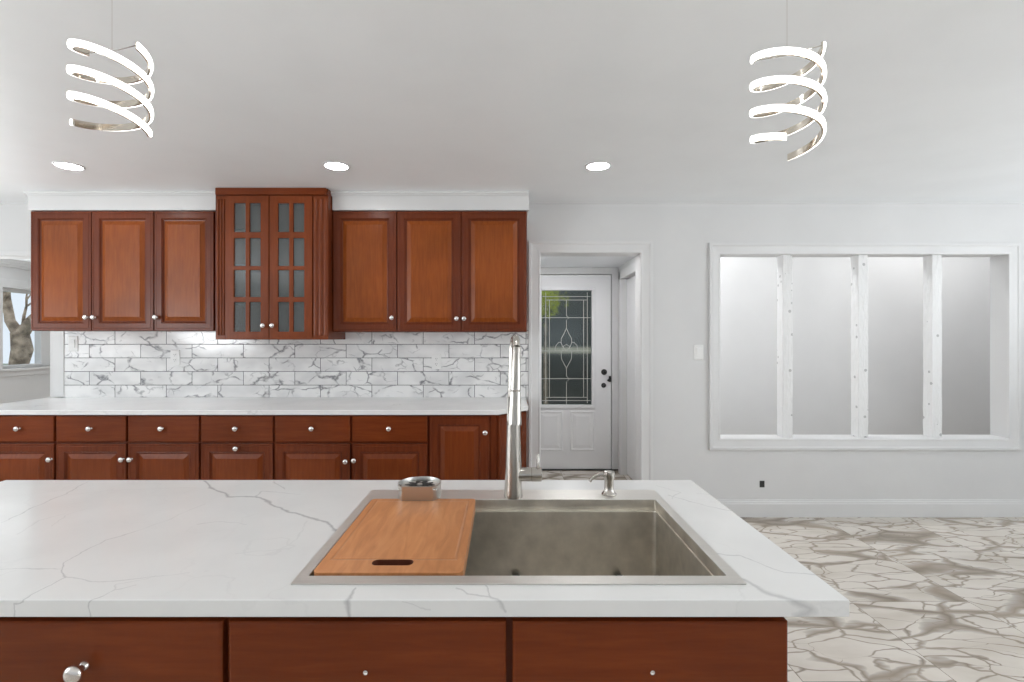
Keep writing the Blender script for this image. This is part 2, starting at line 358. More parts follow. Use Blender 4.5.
def rough_white():
    m, nt, p = new_mat('rough_white_painted_stud')
    P = pos(nt); mp = nd(nt, 'ShaderNodeMapping'); lk(nt, P, mp.inputs[0]); mp.inputs['Scale'].default_value = (1, 1, .3)
    n = nd(nt, 'ShaderNodeTexNoise'); lk(nt, mp.outputs[0], n.inputs['Vector']); n.inputs['Scale'].default_value = 40; n.inputs['Detail'].default_value = 6
    v = nd(nt, 'ShaderNodeTexVoronoi'); lk(nt, P, v.inputs['Vector']); v.inputs['Scale'].default_value = 13
    sp = math_(nt, 'LESS_THAN', v.outputs[0], .15)
    c = mix(nt, math_(nt, 'MULTIPLY', sp, .6), (.80, .80, .80, 1), (.28, .28, .28, 1))
    lk(nt, c, p.inputs['Base Color']); p.inputs['Roughness'].default_value = .5
    b = nd(nt, 'ShaderNodeBump'); b.inputs['Distance'].default_value = .012; b.inputs['Strength'].default_value = .8
    lk(nt, n.outputs[0], b.inputs['Height']); lk(nt, b.outputs[0], p.inputs['Normal'])
    return m
M['stud'] = rough_white()
def bark():
    m, nt, p = new_mat('tree_bark')
    v = nd(nt, 'ShaderNodeTexNoise'); lk(nt, pos(nt), v.inputs['Vector']); v.inputs['Scale'].default_value = 9; v.inputs['Detail'].default_value = 6
    r = ramp(nt, [(.35, (.16, .11, .07, 1)), (.65, (.60, .46, .34, 1))]); lk(nt, v.outputs[0], r.inputs[0]); lk(nt, r.outputs[0], p.inputs['Base Color'])
    p.inputs['Roughness'].default_value = .9
    return m
M['bark'] = bark()
M['cabinner'] = paint('cabinet_interior', (.20, .23, .23, 1), .6)

# ------------------------------------------------------------------ mesh helpers (all shapes given in world metres)
ORG = {}
def finish(bm, name, mat, org=(0, 0, 0), smooth=False, bevel=0, seg=2):
    me = bpy.data.meshes.new(name)
    bmesh.ops.translate(bm, vec=-Vector(org), verts=bm.verts)
    bmesh.ops.recalc_face_normals(bm, faces=bm.faces)
    bm.to_mesh(me); bm.free(); me.materials.append(mat)
    o = bpy.data.objects.new(name, me); COL.objects.link(o)
    if smooth:
        for p in me.polygons: p.use_smooth = True
        try: me.set_sharp_from_angle(angle=radians(38))
        except Exception: pass
    if bevel:
        b = o.modifiers.new('bevel', 'BEVEL'); b.width = bevel; b.segments = seg; b.limit_method = 'ANGLE'; b.angle_limit = radians(40)
    return o
def thing(name, label, cat, loc, group=None):
    o = bpy.data.objects.new(name, None); COL.objects.link(o); o.location = loc; o.empty_display_size = .05
    o['label'] = label; o['category'] = cat
    if group: o['group'] = group
    ORG[o.name] = Vector(loc)
    return o
def part(name, bm, mat, parent, label=None, **kw):
    o = finish(bm, name, mat, ORG[parent.name], **kw); o.parent = parent; ORG[o.name] = ORG[parent.name]
    if label: o['label'] = label
    return o
def solo(name, bm, mat, label, cat, loc, group=None, **kw):
    o = finish(bm, name, mat, loc, **kw); o.location = loc; ORG[o.name] = Vector(loc)
    o['label'] = label; o['category'] = cat
    if group: o['group'] = group
    return o
def struct(name, bm, mat, parent=None, **kw):
    o = finish(bm, name, mat, (0, 0, 0), **kw); ORG[o.name] = Vector((0, 0, 0))
    if parent: o.parent = parent
    else: o['kind'] = 'structure'
    return o
def box(bm, x0, x1, y0, y1, z0, z1, T=None):
    vs = [bm.verts.new(p) for p in ((x0,y0,z0),(x1,y0,z0),(x1,y1,z0),(x0,y1,z0),(x0,y0,z1),(x1,y0,z1),(x1,y1,z1),(x0,y1,z1))]
    for f in ((0,3,2,1),(4,5,6,7),(0,1,5,4),(1,2,6,5),(2,3,7,6),(3,0,4,7)): bm.faces.new([vs[i] for i in f])
    if T: bmesh.ops.transform(bm, matrix=T, verts=vs)
    return vs
def bx(*a): bm = bmesh.new(); box(bm, *a); return bm
def rings(bm, loops, cap0=True, cap1=True, closed=True, T=None):
    R = [[bm.verts.new(p) for p in l] for l in loops]
    n = len(R[0])
    for a, b in zip(R, R[1:]):
        for i in range(n if closed else n - 1):
            j = (i + 1) % n
            bm.faces.new((a[i], a[j], b[j], b[i]))
    if cap0: bm.faces.new(R[0][::-1])
    if cap1: bm.faces.new(R[-1])
    if T:
        bmesh.ops.transform(bm, matrix=T, verts=[v for r in R for v in r])
    return R
def lathe(bm, prof, c, axis='Z', seg=28, T=None):
    """prof: (radius, along) list; c: origin"""
    loops = []
    for r, h in prof:
        l = []
        for i in range(seg):
            a = 2 * pi * i / seg; u, v = r * cos(a), r * sin(a)
            p = {'Z': (u, v, h), 'Y': (u, h, v), 'X': (h, u, v)}[axis]
            l.append(Vector(p) + Vector(c))
        loops.append(l)
    return rings(bm, loops, T=T)
def tube(bm, pts, rad, seg=12, cap=True):
    pts = [Vector(p) for p in pts]; n = len(pts)
    rr = rad if isinstance(rad, (list, tuple)) else [rad] * n
    loops = []; up = None
    for i, p in enumerate(pts):
        t = (pts[min(i + 1, n - 1)] - pts[max(i - 1, 0)]).normalized()
        if up is None:
            up = Vector((0, 0, 1)) if abs(t.z) < .9 else Vector((1, 0, 0))
        s = t.cross(up).normalized(); up = s.cross(t).normalized()
        loops.append([p + (s * cos(2 * pi * k / seg) + up * sin(2 * pi * k / seg)) * rr[i] for k in range(seg)])
    rings(bm, loops, cap, cap)
def plate(bm, outer, holes, d0, d1, plane='XZ'):
    """flat slab with holes: polygons in 2D, extruded between depths d0..d1 along the third axis"""
    def P(u, v, d): return {'XZ': (u, d, v), 'XY': (u, v, d), 'YZ': (d, u, v)}[plane]
    es = []; loops = []
    for lp in [outer] + holes:
        vs = [bm.verts.new(P(u, v, d0)) for u, v in lp]
        loops.append(vs)
        for i in range(len(vs)): es.append(bm.edges.new((vs[i], vs[(i + 1) % len(vs)])))
    g = bmesh.ops.triangle_fill(bm, use_beauty=True, use_dissolve=False, edges=es)
    fs = [f for f in g['geom'] if isinstance(f, bmesh.types.BMFace)]
    ax = {'XZ': Vector((0, d1 - d0, 0)), 'XY': Vector((0, 0, d1 - d0)), 'YZ': Vector((d1 - d0, 0, 0))}[plane]
    ex = bmesh.ops.extrude_face_region(bm, geom=fs)
    nv = [v for v in ex['geom'] if isinstance(v, bmesh.types.BMVert)]
    bmesh.ops.translate(bm, vec=ax, verts=nv)
    bm.faces.ensure_lookup_table()
    return nv
def rect(x0, x1, z0, z1): return [(x0, z0), (x1, z0), (x1, z1), (x0, z1)]
def rrect(x0, x1, z0, z1, r, n=6):
    out = []
    for cx, cz, a0 in ((x1 - r, z0 + r, -90), (x1 - r, z1 - r, 0), (x0 + r, z1 - r, 90), (x0 + r, z0 + r, 180)):
        for i in range(n + 1):
            a = radians(a0 + 90 * i / n); out.append((cx + r * cos(a), cz + r * sin(a)))
    return out
def panel(bm, x0, x1, z0, z1, yf, prof, T=None):
    """concentric rectangles: (inset, depth behind the front face yf)"""
    loops = []
    for ins, d in prof:
        loops.append([(x0 + ins, yf + d, z0 + ins), (x1 - ins, yf + d, z0 + ins), (x1 - ins, yf + d, z1 - ins), (x0 + ins, yf + d, z1 - ins)])
    rings(bm, loops, T=T)
def casing_frame(bm, x0, x1, z0, z1, wdt, y, t, sides='LRTB'):
    """moulded, mitred casing around an opening"""
    prof = [(-.002, 0), (-.002, t * .5), (.004, t * .62), (.010, t * .62), (.014, t * .55), (wdt - .026, t * .72), (wdt - .020, t), (wdt, t), (wdt, 0)]
    loops = []
    for a, d in prof:
        if sides == 'LRTB': loops.append([(x0 - a, y - d, z0 - a), (x0 - a, y - d, z1 + a), (x1 + a, y - d, z1 + a), (x1 + a, y - d, z0 - a)])
        else: loops.append([(x0 - a, y - d, z0), (x0 - a, y - d, z1 + a), (x1 + a, y - d, z1 + a), (x1 + a, y - d, z0)])
    rings(bm, loops, cap0=False, cap1=False, closed=(sides == 'LRTB'))

DOORP = [(0, .020), (0, .0025), (.0025, 0), (.012, 0), (.0145, .0018), (.017, .0018), (.019, 0), (.050, 0), (.053, .0045), (.057, .0035), (.060, .0100), (.067, .0115),
         (.071, .0105), (.094, .0022), (.095, .0004), (.097, .0002)]
def knob(parent, x, y, z, r=.0165, T=None, label=None):
    bm = bmesh.new()
    prof = [(.0085, 0), (.008, -.003), (.0055, -.006), (.0055, -.014), (.009, -.017), (r * .93, -.020), (r, -.0235), (r * .95, -.0275), (r * .7, -.031), (r * .3, -.0325)]
    lathe(bm, prof, (x, y, z), 'Y', 24, T)
    return part('knob', bm, M['knob'], parent, label, smooth=True)
def rpanel_door(parent, x0, x1, z0, z1, y, kx=None, kz=None, T=None, name='door', mat='cherry'):
    bm = bmesh.new(); panel(bm, x0, x1, z0, z1, y - .020, DOORP, T)
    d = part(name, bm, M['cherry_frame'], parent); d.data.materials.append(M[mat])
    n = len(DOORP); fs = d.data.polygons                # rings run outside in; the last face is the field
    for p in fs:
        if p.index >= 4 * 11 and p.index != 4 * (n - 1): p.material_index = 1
    if kx is not None: knob(d, kx, y - .020, kz, T=T)
    return d
def drawer(parent, x0, x1, z0, z1, y, kx=None, kz=None):
    bm = bmesh.new(); panel(bm, x0, x1, z0, z1, y - .020, [(0, .020), (0, .003), (.003, 0), (.006, 0)])
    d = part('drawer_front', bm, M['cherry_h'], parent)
    if kx is not None: knob(d, kx, y - .020, kz if kz else (z0 + z1) / 2)
    return d

# ------------------------------------------------------------------ setting
struct('floor', bx(XL - .2, XR + .2, YR - .2, 7.2, -.12, 0), M['floor'])
bm = bmesh.new(); box(bm, XL - .2, XR + .2, YR - .2, YB + .19, ZC, ZC + .12); struct('ceiling', bm, M['ceil'])
DX0, DX1, DZ = .276, 1.048, 2.02
PX0, PX1, PZ0, PZ1 = 1.652, 3.860, .597, 2.009
bm = bmesh.new()
plate(bm, [(-3.446, 0), (DX0, 0), (DX0, DZ), (DX1, DZ), (DX1, 0), (XR, 0), (XR, ZC), (XL, ZC), (XL, 1.996), (-3.446, 1.996)],
      [rect(PX0, PX1, PZ0, PZ1)], YB, YB + .14, 'XZ')
struct('wall_back', bm, M['wall'])
bm = bmesh.new(); plate(bm, rect(YR, 7.0, 0, ZC), [rect(5.02, 5.62, 1.06, 1.873), rect(-1.5, .3, .85, 2.15), rect(1.2, 2.8, .85, 2.15), rect(4.11, 4.85, .9, 2.0)], XL - .12, XL, 'YZ')
struct('wall_left', bm, M['wall'])
bm = bmesh.new(); plate(bm, rect(YR, 7.0, 0, ZC + .6), [rect(-1.1, .7, .85, 2.15), rect(1.5, 2.9, .85, 2.15)], XR, XR + .12, 'YZ')
struct('wall_right', bm, M['wall'])
bm = bmesh.new(); plate(bm, rect(XL, XR, 0, ZC), [rect(a, b, .8, 2.1) for a, b in REAR_WINDOWS], YR - .12, YR, 'XZ')
struct('wall_rear', bm, M['wall'])
# left room beyond the opening
struct('wall_dining_far', bx(XL, -1.2, 6.9, 7.0, 0, 2.2), M['wall'])
struct('wall_dining_side', bx(-1.3, -1.2, YB + .14, 6.9, 0, 2.2), M['wall'])
struct('ceiling_dining', bx(XL, -1.2, YB + .14, 7.0, 2.16, 2.26), M['ceil'])
bm = bmesh.new()
for a, b, c, d in ((0, .05, 2.13, 2.16), (0, .035, 2.105, 2.13), (0, .02, 2.085, 2.105)): box(bm, XL + a, XL + b, YB + .14, 6.9, c, d)
struct('trim_1', bm, M['trim'])
# vestibule
HX0, HX1, HY = .10, 1.18, 5.23
struct('wall_vestibule_left', bx(HX0 - .1, HX0, YB + .14, HY, 0, 2.2), M['wall'])
bm = bmesh.new(); plate(bm, [(YB + .14, 0), (4.20, 0), (4.20, 1.96), (5.05, 1.96), (5.05, 0), (HY, 0), (HY, 2.2), (YB + .14, 2.2)], [], HX1, HX1 + .12, 'YZ')
struct('wall_vestibule_right', bm, M['wall'])
struct('ceiling_vestibule', bx(HX0 - .1, HX1 + .12, YB + .14, HY + .12, 2.10, 2.2), M['ceil'])
bm = bmesh.new(); plate(bm, [(HX0 - .1, 0), (.18, 0), (.18, 2.03), (1.116, 2.03), (1.116, 0), (HX1 + .12, 0), (HX1 + .12, 2.2), (HX0 - .1, 2.2)], [], HY + .02, HY + .14, 'XZ')
struct('wall_entry', bm, M['trim'])
bm = bmesh.new()                                       # casing of the side door in the vestibule
for a, b in ((4.12, 4.20), (5.05, 5.13)): box(bm, HX1 - .018, HX1, a, b, 0, 2.04)
box(bm, HX1 - .018, HX1, 4.12, 5.13, 1.96, 2.04)
struct('trim_2', bm, M['trim'], bevel=.003)
d = struct('door_2', bx(HX1 + .05, HX1 + .09, 4.20, 5.05, .01, 1.955), M['door'], bevel=.002)
bm = bmesh.new()                                       # exterior door frame
for a, b, t in ((1.116, 1.18, .02),): pass
plate(bm, [(.101, .001), (.18, .001), (.18, 2.03), (1.116, 2.03), (1.116, .001), (1.179, .001), (1.179, 2.099), (.101, 2.099)], [], HY - .008, HY + .019, 'XZ')
struct('trim_3', bm, M['trim'], bevel=.003)
# stair space behind the pass-through
struct('wall_stairs', bx(HX1 + .12, XR, 4.95, 5.05, 0, 3.0), M['wall'])
struct('ceiling_stairs', bx(HX1 + .12, XR, YB + .14, 5.05, 2.85, 2.95), M['ceil'])
bm = bmesh.new(); box(bm, HX1 + .12, XR, YB, YB + .14, ZC, 2.95); struct('wall_stairs_upper', bm, M['wall'])
# casings
bm = bmesh.new(); casing_frame(bm, DX0, DX1, 0, DZ, .088, YB, .022, 'LRT')
for a, b in ((DX0 - .004, DX0 + .004), (DX1 - .004, DX1 + .004)): box(bm, a, b, YB - .004, YB + .144, 0, DZ)
box(bm, DX0, DX1, YB - .004, YB + .144, DZ - .004, DZ + .004)
struct('trim_4', bm, M['trim'], bevel=.0015)
bm = bmesh.new(); casing_frame(bm, PX0, PX1, PZ0, PZ1, .084, YB, .022, 'LRTB'); struct('trim_5', bm, M['trim'], bevel=.0015)
bm = bmesh.new(); box(bm, PX0, PX1, YB, YB + .14, PZ0, PZ0 + .004); struct('trim_6', bm, M['trim'])
bm = bmesh.new(); box(bm, -3.446, -3.358, YB - .02, YB, 0.92, 1.996); box(bm, -3.461, -3.446, YB - .02, YB + .16, .92, 1.996)
box(bm, XL, -3.446, YB - .02, YB, 1.997, 2.03); struct('trim_7', bm, M['trim'], bevel=.002)
def baseboard(name, x0, x1):
    bm = bmesh.new(); y = YB
    prof = [(0, 0), (-.016, 0), (-.016, .100), (-.013, .106), (-.013, .114), (-.008, .124), (-.007, .133), (0, .133)]
    rings(bm, [[(x, y + a, z) for a, z in prof] for x in (x0, x1)])
    struct(name, bm, M['trim'])
baseboard('baseboard_back', DX1 + .09, XR)
bm = bmesh.new(); rings(bm, [[(XR + a, y, z) for a, z in [(0, 0), (-.016, 0), (-.016, .106), (-.007, .133), (0, .133)]] for y in (YR, YB)]); struct('baseboard_right', bm, M['trim'])
# soffits over the upper cabinets
YS = 3.545
for i, (a, b) in enumerate(((-3.345, -1.985), (-1.206, .176))):
    bm = bmesh.new(); box(bm, a, b, YS, YB, 2.266, ZC)
    box(bm, a - .012, b + .0, YS - .014, YB, ZC - .022, ZC); box(bm, a - .006, b, YS - .007, YB, ZC - .034, ZC - .022)
    struct('trim_%d' % (8 + i), bm, M['trim'], bevel=.003)
# left window with its frame and glass
w1 = struct('window_1', bx(XL - .10, XL - .09, 5.02, 5.62, 1.06, 1.873), M['clear'])
bm = bmesh.new(); plate(bm, rect(5.02, 5.62, 1.06, 1.873), [rect(5.06, 5.50, 1.09, 1.84)], XL - .115, XL - .04, 'YZ')
struct('window_frame', bm, M['trim'], w1, bevel=.003)
bm = bmesh.new(); plate(bm, rect(4.94, 5.70, .98, 1.96), [rect(5.02, 5.62, 1.06, 1.873)], XL, XL + .02, 'YZ'); struct('window_casing', bm, M['trim'], w1, bevel=.003)
struct('window_sill', bx(XL - .04, XL + .05, 4.92, 5.72, 1.035, 1.06), M['trim'], w1, bevel=.004)
for k, (a, b) in enumerate(REAR_WINDOWS):
    bm = bmesh.new(); c = (a + b) / 2
    plate(bm, rect(a, b, .8, 2.1), [rect(a + .05, c - .02, .85, 1.43), rect(c + .02, b - .05, .85, 1.43), rect(a + .05, c - .02, 1.47, 2.05), rect(c + .02, b - .05, 1.47, 2.05)], YR - .08, YR - .04, 'XZ')
    casing_frame(bm, a, b, .8, 2.1, .08, YR + .02, .02)
    struct('window_%d' % (k + 2), bm, M['trim'])

# ------------------------------------------------------------------ backsplash and back counter
bm = bmesh.new(); box(bm, -3.358, .186, YB - .012, YB, .915, 1.48)
struct('wall_backsplash', bm, M['tile'])
bm = bmesh.new()
pts = [(-3.47, 3.165), (-.042, 3.165), (.162, 3.365), (.162, YB - .012), (-3.47, YB - .012)]
rings(bm, [[(x, y, .885) for x, y in pts], [(x, y, .915) for x, y in pts]])
solo('countertop', bm, M['counter'], 'long white quartz worktop under the tiled backsplash along the back wall', 'countertop', (-1.65, 3.5, .885), bevel=.003)

YF = 3.21                                             # face frame of the base cabinets
def px(x, D): return (x - CX) * D / F
g_base = 'cherry base cabinets along the back wall'
def base_cab(x0, x1, label, drawers, doors):
    t = thing('base_cabinet', label, 'cabinet', ((x0 + x1) / 2, YF, 0))
    bm = bmesh.new()
    e = .0008
    box(bm, x0 + e, x1 - e, YF, YB - .02, .10, .884); box(bm, x0 + e, x1 - e, YF + .06, YB - .02, .001, .10)
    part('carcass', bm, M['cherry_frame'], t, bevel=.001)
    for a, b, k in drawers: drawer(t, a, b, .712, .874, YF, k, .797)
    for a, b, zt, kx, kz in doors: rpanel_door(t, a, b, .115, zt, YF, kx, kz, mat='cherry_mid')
    return t
kd = YF - .045
def kx(p): return (p - CX) * kd / F
def kz(p): return CAMZ - (p - CY) * kd / F
g = .007
X1, X2, X3, X4, X5, X6, X7, X8 = -3.30, -2.838, -2.383, -1.922, -1.455, -.966, -.477, -.088
base_cab(X1, X2, 'leftmost cherry base cabinet, its drawer and door cut by the left edge', [(X1 + g, X2 - g, kx(15.7))], [(X1 + g, X2 - g, .70, kx(48), kz(460))])
base_cab(X2, X4, 'two-drawer, two-door cherry base cabinet below the left wall cabinets', [(X2 + g, X3 - g, kx(88)), (X3 + g, X4 - g, kx(160))],
         [(X2 + g, X3 - g, .70, kx(120.5), kz(460)), (X3 + g, X4 - g, .70, kx(128.8), kz(460))])
base_cab(X4, X5, 'cherry base cabinet below the glass cabinet, knob centred high on its door', [(X4 + g, X5 - g, kx(234.5))], [(X4 + g, X5 - g, .70, kx(235), kz(449))])
base_cab(X5, X7, 'two-drawer cherry base cabinet behind the round strainer', [(X5 + g, X6 - g, kx(311)), (X6 + g, X7 - g, kx(388.5))],
         [(X5 + g, X6 - g, .70, kx(345), kz(462)), (X6 + g, X7 - g, .70, kx(353.5), kz(461))])
base_cab(X7, X8, 'cherry base cabinet with one full-height door and no drawer, left of the faucet', [], [(X7 + g, X8 - g, .874, kx(485), kz(433))])
t = thing('corner_cabinet', 'cherry end cabinet with an angled door behind the faucet', 'cabinet', (.04, YF + .1, 0))
bm = bmesh.new(); pts = [(X8 + .001, YF), (-.052, YF), (.148, YF + .20), (.148, YB - .02), (X8 + .001, YB - .02)]
rings(bm, [[(x, y, .02) for x, y in pts], [(x, y, .884) for x, y in pts]]); part('carcass', bm, M['cherry_frame'], t)
T = Matrix.Translation((-.052, YF, 0)) @ Matrix.Rotation(radians(45), 4, 'Z')
rpanel_door(t, .012, .27, .115, .874, 0, T=T, mat='cherry_mid')
t = thing('filler_panel', 'plain cherry filler strip at the far left end under the worktop', 'panel', (-3.38, YF, 0))
part('panel', bx(-3.46, X1 - .001, YF, YB - .02, .02, .884), M['cherry'], t)

# ------------------------------------------------------------------ upper cabinets
YU = 3.575                                            # their face frames; doors stand 20 mm proud
ud = YU - .02; kud = YU - .045
def upper(x0, x1, z0, z1, label, doors):
    t = thing('upper_cabinet', label, 'cabinet', ((x0 + x1) / 2, YU, z0))
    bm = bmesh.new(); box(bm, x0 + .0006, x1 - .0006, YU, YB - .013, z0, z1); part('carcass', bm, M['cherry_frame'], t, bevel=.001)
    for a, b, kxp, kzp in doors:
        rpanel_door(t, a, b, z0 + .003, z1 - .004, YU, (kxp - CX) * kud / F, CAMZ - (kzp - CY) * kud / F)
    return t
U = lambda p: px(p, ud)
upper(U(30), U(153.6), 1.418, 2.265, 'two-door cherry wall cabinet at the far left above the backsplash', [(U(30.5), U(91), 84.5, 317.2), (U(91.7), U(153.2), 92.2, 317.2)])
upper(U(153.6), U(215), 1.418, 2.265, 'single-door cherry wall cabinet just left of the glass-door cabinet', [(U(154.2), U(213.5), 154.5, 317.2)])
upper(px(328, 3.475) + .003, U(396.7), 1.411, 2.265, 'single-door cherry wall cabinet just right of the glass-door cabinet', [(U(333), U(396.2), 391.5, 317.8)])
upper(U(396.7), U(527), 1.411, 2.265, 'two-door cherry wall cabinet nearest the doorway with lamplight shining on its doors', [(U(397.2), U(460.8), 456.3, 318.5), (U(461.4), U(526.8), 463.9, 318.5)])

# glass cabinet
YG = 3.475; gd = YG - .02
G = lambda p: px(p, gd); GZ = lambda p: CAMZ - (p - CY) * gd / F
gx0, gx1 = px(215.5, YG), px(328, YG)
gz0, gz1 = 1.357, ZC - .002
t = thing('glass_cabinet', 'tall cherry wall cabinet with two glazed lattice doors, reaching the ceiling', 'cabinet', ((gx0 + gx1) / 2, YG, gz0))
bm = bmesh.new()
box(bm, gx0, gx0 + .018, YG, YB - .013, gz0, gz1); box(bm, gx1 - .018, gx1, YG, YB - .013, gz0, gz1)
box(bm, gx0 + .018, gx1 - .018, YG, YB - .013, gz0, gz0 + .02); box(bm, gx0 + .018, gx1 - .018, YG, YB - .013, gz1 - .02, gz1)
box(bm, gx0 + .018, G(227), YG, YG + .02, gz0 + .02, gz1 - .02); box(bm, G(310), gx1 - .018, YG, YG + .02, gz0 + .02, gz1 - .02)
box(bm, G(227), G(310), YG, YG + .02, gz1 - .06, gz1 - .02)
part('carcass', bm, M['cherry_frame'], t, bevel=.001)
part('back_panel', bx(gx0 + .018, gx1 - .018, YB - .03, YB - .014, gz0 + .02, gz1 - .02), M['cabinner'], t, 'grey interior back')
for z in (1.62, 1.87, 2.12): part('shelf', bx(gx0 + .019, gx1 - .019, YG + .06, YB - .031, z, z + .012), M['cabinner'], t, 'grey interior shelf')
# crown rail and fluted pilasters
bm = bmesh.new(); box(bm, gx0 + .010, gx1 - .006, YG - .024, YG, GZ(195) + .002, gz1); part('top_rail', bm, M['cherry_h'], t, bevel=.004)
for a, b in ((G(216), G(224.6)), (G(312.4), G(327.6))):
    bm = bmesh.new(); zt, zb = GZ(196), gz0
    n = 3; wd = (b - a) / n
    box(bm, a, b, YG - .010, YG, zb, zt)
    for i in range(n):
        c = a + wd * (i + .5); r = wd * .36
        loops = [[(c + r * cos(pi * k / 8), YG - .010 - .009 * sin(pi * k / 8), z) for k in range(9)] for z in (zb + .03, zt - .02)]
        rings(bm, loops)
    box(bm, a, b, YG - .016, YG - .010, zb, zb + .026)
    part('fluted_pilaster', bm, M['cherry_mid'], t)
rows = [(203, 232), (238, 266), (270, 297), (302, 331.6)]
for x0, x1, cols, kxp in ((225.2, 268.6, ((233.7, 245.4), (249.4, 260.4)), 262.3), (269.4, 312, ((277.8, 289), (293, 304)), 271.6)):
    z0, z1 = gz0 + .001, GZ(195.5)
    bm = bmesh.new()
    holes = [rect(G(a), G(b), GZ(d), GZ(c)) for a, b in cols for c, d in rows]
    plate(bm, rect(G(x0), G(x1), z0, z1), holes, YG - .020, YG - .001, 'XZ')
    dr = part('glass_door', bm, M['cherry_mid'], t, bevel=.0025)
    bm = bmesh.new(); box(bm, G(cols[0][0]) - .005, G(cols[1][1]) + .005, YG - .010, YG - .006, GZ(331.6) - .005, GZ(203) + .005)
    part('glass_pane', bm, M['cabglass'], dr)
    knob(dr, (kxp - CX) * (YG - .045) / F, YG - .020, CAMZ - (325.5 - CY) * (YG - .045) / F)

# ------------------------------------------------------------------ wall plates
def wall_plate(x, z, y, label, kind):
    w_, h_ = .072, .116
    nm = 'outlet' if kind == 'outlet' else 'light_switch'
    t = thing(nm, label, nm.replace('_', ' '), (x, y, z))
    bm = bmesh.new(); rings(bm, [[(x + u, y - d, z + v) for u, v in rrect(-w_/2 + i, w_/2 - i, -h_/2 + i, h_/2 - i, .006, 3)] for i, d in ((0, 0), (0, .004), (.003, .0065))])
    part('cover_plate', bm, M['plastic'], t)
    if kind == 'outlet':
        for s in (-1, 1):
            bm = bmesh.new(); lathe(bm, [(.0165, -.0065), (.0165, -.0085), (.015, -.0092)], (x, y, z + s * .020), 'Y', 20); r = part('socket', bm, M['plastic'], t)
            bm = bmesh.new()
            for u in (-.006, .006): box(bm, x + u - .001, x + u + .001, y - .0100, y - .0090, z + s * .020 - .001, z + s * .020 + .008)
            box(bm, x - .002, x + .002, y - .0100, y - .0090, z + s * .020 - .010, z + s * .020 - .006)
            part('slots', bm, M['rubber'], r)
    else:
        bm = bmesh.new(); box(bm, x - .016, x + .016, y - .0105, y - .0065, z - .033, z + .033)
        box(bm, x - .016, x + .016, y - .013, y - .010, z + .002, z + .031); part('rocker', bm, M['plastic'], t, bevel=.001)
yb = YB - .012
P2 = lambda a, b, D: (px(a, D), CAMZ - (b - CY) * D / F)
wall_plate(*P2(73.6, 343.7, yb), yb, 'white rocker switch plate high on the marble tiles beside the left opening', 'switch')
wall_plate(*P2(175.5, 357.5, yb), yb, 'white outlet on the marble tiles under the left upper cabinets', 'outlet')
wall_plate(*P2(436.5, 361.6, yb), yb, 'white outlet on the marble tiles left of the faucet', 'outlet')
wall_plate(*P2(698.5, 352.4, YB), YB, 'white switch plate on the painted wall between doorway and pass-through', 'switch')
x, z = P2(762, 484, YB)
bm = bmesh.new(); plate(bm, rect(x - .018, x + .018, z - .025, z + .025), [rect(x - .010, x + .010, z - .018, z + .018)], YB - .003, YB - .0002, 'XZ')
box(bm, x - .010, x + .010, YB - .0015, YB - .0002, z - .018, z + .018)
solo('cable_hole', bm, M['rubber'], 'small dark cable hole low on the wall below the pass-through', 'cable hole', (x, YB, z))

# ------------------------------------------------------------------ pass-through studs
STUD_L = ['rough white stud nearest the left side of the pass-through', 'rough white stud in the middle of the pass-through', 'rough white stud nearest the right side of the pass-through']
for i, (xp, lab) in enumerate(zip((783, 858.5, 932.3), STUD_L)):
    x0 = px(xp, YB + .015); x1 = x0 + .075
    bm = bmesh.new(); loops = []
    n = 26
    for k in range(n + 1):
        z = PZ0 + .004 + (PZ1 - PZ0 - .004) * k / n; j = lambda: random.uniform(-.0022, .0022)
        loops.append([(x0 + j(), YB + .015, z), (x1 + j(), YB + .015 + j() * .4, z), (x1 + j(), YB + .102, z), (x0 + j() , YB + .102 + j(), z)])
    rings(bm, loops)
    solo('wall_stud', bm, M['stud'], lab, 'post', ((x0 + x1) / 2, YB + .06, PZ0), 'bare studs in the pass-through', bevel=.003)

# ------------------------------------------------------------------ entry door
dt = struct('door_1', bmesh.new(), M['door'])
bpy.data.objects.remove(dt)
D = HY; DP = lambda a, b: (px(a, D), CAMZ - (b - CY) * D / F)
ex0, ex1, ez0, ez1 = .188, 1.108, .012, 2.022
gX0, gX1, gZ0, gZ1 = .388, .908, .676, 1.860
bm = bmesh.new()
plate(bm, rect(ex0, ex1, ez0, ez1), [rect(gX0, gX1, gZ0, gZ1)], D, D + .042, 'XZ')
door = struct('door_1', bm, M['door'], bevel=.002)
ORG[door.name] = Vector((0, 0, 0))
bm = bmesh.new()
plate(bm, rect(gX0 - .035, gX1 + .035, gZ0 - .035, gZ1 + .035), [rect(gX0, gX1, gZ0, gZ1)], D - .014, D, 'XZ')
part('glass_frame', bm, M['door'], door, bevel=.005)
for a, b in ((.352, .612), (.684, .944)):
    bm = bmesh.new(); panel(bm, a, b, .20, .615, D - .006, [(0, .007), (.004, .001), (.016, 0), (.024, .0058), (.034, .0058), (.060, .001), (.064, .001)])
    part('lower_panel', bm, M['door'], door)
gp = part('glass_pane', bx(gX0, gX1, D + .016, D + .022, gZ0, gZ1), M['doorglass'], door)
bm = bmesh.new(); yy = D + .013; r = .0029; cxg = (gX0 + gX1) / 2
c6 = lambda a, b: (px(530 + a / 4.87, D), CAMZ - (280 + b / 4.87 - CY) * D / F)
def came(pts): tube(bm, [(u, yy, v) for u, v in pts], r, 6)
sh = cxg - c6(178, 0)[0]
def L_(*pts): came([(c6(a, b)[0] + sh, c6(a, b)[1]) for a, b in pts])
for xx in (77, 95, 262, 280): L_((xx, 60 if xx in (77, 280) else 97), (xx, 600 if xx in (77, 280) else 572))
